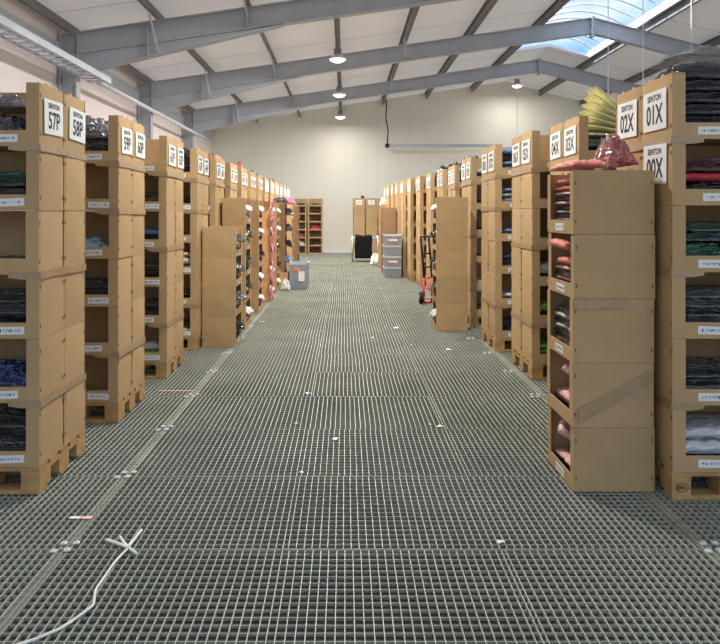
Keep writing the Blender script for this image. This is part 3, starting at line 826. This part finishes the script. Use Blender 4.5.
# small box and cloth beside the bin
me = bin_mesh('cardboard_box', .2, .3, .32, True, 'card', .1, .05)
o = put('cardboard_box', me, None, (-1.205, 14.2, .0005), (0,0,PI)); tag(o, 'small cardboard box on the floor beside the labelled grey bin', 'box')
pack('white', (-1.14, 13.87, .001), (.2, .26, .22), 'white wrapped bundle on the floor before the small box', 0, heap=True, name='bundle', cat='bag')

# hand truck
t = tag(empty('hand_truck', (1.26, 11.75, 0)), 'red hand truck with black wheels leaning by the X row', 'hand truck')
wh = MB()
wh.lathe([(.05,-.03),(.09,-.03),(.105,-.018),(.105,.018),(.09,.03),(.05,.03)], 24)
for k, x in enumerate((-.02, .22)):
    o = put('wheel', wh.mesh('wheel', M['black'], True), t, (x, 0, .107), (0, PI/2, 0))
    put('hub', MB().lathe([(.045,-.034),(.045,.034)], 16).mesh('hub', M['galv']), o)
put('axle', MB().tube([(-.03,0,.107),(.23,0,.107)], .012, 8).mesh('axle', M['galv']), t)
put('toe_plate', MB().box(-.03, .25, .14, .36, .012, .02).mesh('toe_plate', M['red_metal']), t)
fr = MB()
for x in (.04, .17):
    fr.tube([(x, .14, .02), (x, .12, .12), (x, .10, .42)], .018, 8); fr.tube([(x, 0, .107), (x, .1, .36)], .012, 8)
fr.tube([(.04,.1,.42),(.17,.1,.42)], .014, 8); fr.tube([(.04,.11,.25),(.17,.11,.25)], .012, 8)
put('lower_frame', fr.mesh('lower_frame', M['red_metal'], True), t)
ub = MB()
for x in (.04, .17): ub.tube([(x, .10, .42), (x-.03, .07, .8), (x-.06, .04, 1.05)], .018, 8)
for z, q in ((.6, .03), (.82, .05)): ub.tube([(.04-q/1.6,.08,z),(.17-q/1.6,.08,z)], .013, 8)
put('upright', ub.mesh('upright', M['black'], True), t)
put('handle', MB().tube([(-.02,.04,1.05),(-.03,-.04,1.1),(.12,-.04,1.1),(.11,.04,1.05)], .018, 8).mesh('handle', M['black'], True), t)

# ------------------------------------------------------------------ string and scraps on the floor
def fp(x, y, z=.006):
    a = fl(x, y); return (a[0], a[1], z)
t = tag(empty('white_string', (0,0,0)), 'white string trailing over the grating to a knotted star of ends', 'string')
c8 = lambda x, y: (x/3, 480 + y/3)
def smooth_path(pts, n=8):
    out = []
    P_ = [Vector(p) for p in pts]
    for i in range(len(P_)-1):
        p0, p1, p2, p3 = P_[max(i-1,0)], P_[i], P_[i+1], P_[min(i+2, len(P_)-1)]
        for k in range(n):
            s = k/n
            out.append(.5*((2*p1) + (p2-p0)*s + (2*p0-5*p1+4*p2-p3)*s*s + (3*p1-p0-3*p2+p3)*s**3))
    out.append(P_[-1]); return out
main = [fp(*c8(*q)) for q in ((385,208),(345,250),(310,300),(287,335),(281,372),(270,388),(190,445),(130,472),(85,490),(20,510))]
put('strand', MB().tube(smooth_path(main), .0055, 6).mesh('strand', M['string'], True), t)
for q in (((318,185),(352,196),(386,210)), ((360,176),(380,203),(410,227)), ((383,209),(402,185),(424,156))):
    pts = [fp(*c8(*a), z=.009) for a in q]
    put('string_end', MB().tube(smooth_path(pts, 4), .007, 6).mesh('string_end', M['string'], True), t)
for i, (x, y) in enumerate(((449,350),(411,345),(308,394),(301,473),(296,424),(440,427),(430,425),(501,543),(335,440),(314,352),(372,338),(396,328),(262,322),(250,325))):
    a = fl(x, y); b = MB(); s = .011 + .004*(i % 3) + (.02 if i in (0, 11, 12) else 0)
    b.grid(lambda u, v: ((u-.5)*s*2.2, (v-.5)*s*1.6, .003 + .006*math.sin(u*5+i)*v + .004), 4, 3)
    o = put('paper_scrap', b.mesh('paper_scrap', M['string'], True), None, (a[0], a[1], 0), (0,0,i*1.3)); o.modifiers.new('thickness', 'SOLIDIFY').thickness = .002
    tag(o, 'tiny white paper scrap lying on the floor grating', 'scrap', 'white scraps on the grating')
a = fl(82, 518); b = MB()
b.box(-.06, -.005, -.012, .012, .001, .004); b2 = MB().box(0, .05, -.014, .014, .001, .004)
t = tag(empty('tape_scrap', (a[0], a[1], 0)), 'white and pink tape scrap on the grating before the 57P stack', 'tape')
put('white_strip', b.mesh('white_strip', M['string']), t); put('pink_strip', b2.mesh('pink_strip', P['pink']), t)
for (xa, ya), (xb, yb), lab in (((158,391),(195,390),'pale pink tape line on the grating before the 61P stack'),):
    p, q = fl(xa, ya), fl(xb, yb); b = MB()
    b.box(p[0], q[0], p[1]-.008, p[1]+.008, .001, .003)
    tag(put('floor_tape', b.mesh('floor_tape', P['pink'])), lab, 'tape')

# ------------------------------------------------------------------ sky and light
wd = bpy.data.worlds.new('sky'); S.world = wd; wd.use_nodes = True
nt = wd.node_tree; N = nt.nodes; L = nt.links
bg = N['Background']
tc = N.new('ShaderNodeTexCoord'); nz = N.new('ShaderNodeTexNoise'); nz.inputs['Scale'].default_value = 5; nz.inputs['Detail'].default_value = 6
L.new(tc.outputs['Generated'], nz.inputs['Vector'])
cr = N.new('ShaderNodeValToRGB'); cr.color_ramp.elements[0].position = .40; cr.color_ramp.elements[0].color = (.19, .47, .86, 1)
cr.color_ramp.elements[1].position = .58; cr.color_ramp.elements[1].color = (.95, .97, 1, 1)
L.new(nz.outputs['Fac'], cr.inputs[0])
sp = N.new('ShaderNodeSeparateXYZ'); L.new(tc.outputs['Generated'], sp.inputs[0])
gt = N.new('ShaderNodeMath'); gt.operation = 'GREATER_THAN'; gt.inputs[1].default_value = 0; L.new(sp.outputs['Z'], gt.inputs[0])
mx = N.new('ShaderNodeMix'); mx.data_type = 'RGBA'; mx.inputs['A'].default_value = (.62, .60, .57, 1)
L.new(gt.outputs[0], mx.inputs['Factor']); L.new(cr.outputs[0], mx.inputs['B']); L.new(mx.outputs['Result'], bg.inputs['Color'])
bg.inputs['Strength'].default_value = .85
sl = bpy.data.lights.new('sun', 'SUN'); sl.energy = 9; sl.angle = .01; sl.color = (1, .96, .92)
so = bpy.data.objects.new('sun', sl); COL.objects.link(so); so.rotation_euler = (0, -math.radians(47), 0)
def portal_light(loc, rot, sx, sy):
    ld = bpy.data.lights.new('portal', 'AREA'); ld.shape = 'RECTANGLE'; ld.size = sx; ld.size_y = sy; ld.cycles.is_portal = True
    o = bpy.data.objects.new('portal', ld); COL.objects.link(o); o.location = loc; o.rotation_euler = rot
portal_light(((SX0+SX1)/2, (SY0+SY1)/2, 6.75), (0, 0, 0), 2.3, SY1-SY0)
portal_light((3.3, -3, 2.5), (PI/2, 0, 0), 16.5, 6.2)
portal_light((XR+.1, 11.6, 3.33), (0, PI/2, 0), 2.05, 29.2)

cam = bpy.data.cameras.new('camera'); co = bpy.data.objects.new('camera', cam); COL.objects.link(co)
cam.lens = 36; cam.sensor_width = 36; cam.sensor_fit = 'HORIZONTAL'
cam.shift_x = (360-VX)/720; cam.shift_y = -(322-HY)/720
co.location = (0, 0, CAMZ); co.rotation_euler = (PI/2, 0, 0)
S.camera = co
S.view_settings.view_transform = 'Standard'; S.view_settings.look = 'None'; S.view_settings.gamma = 1; S.view_settings.use_curve_mapping = False
S.view_settings.exposure = 0.68
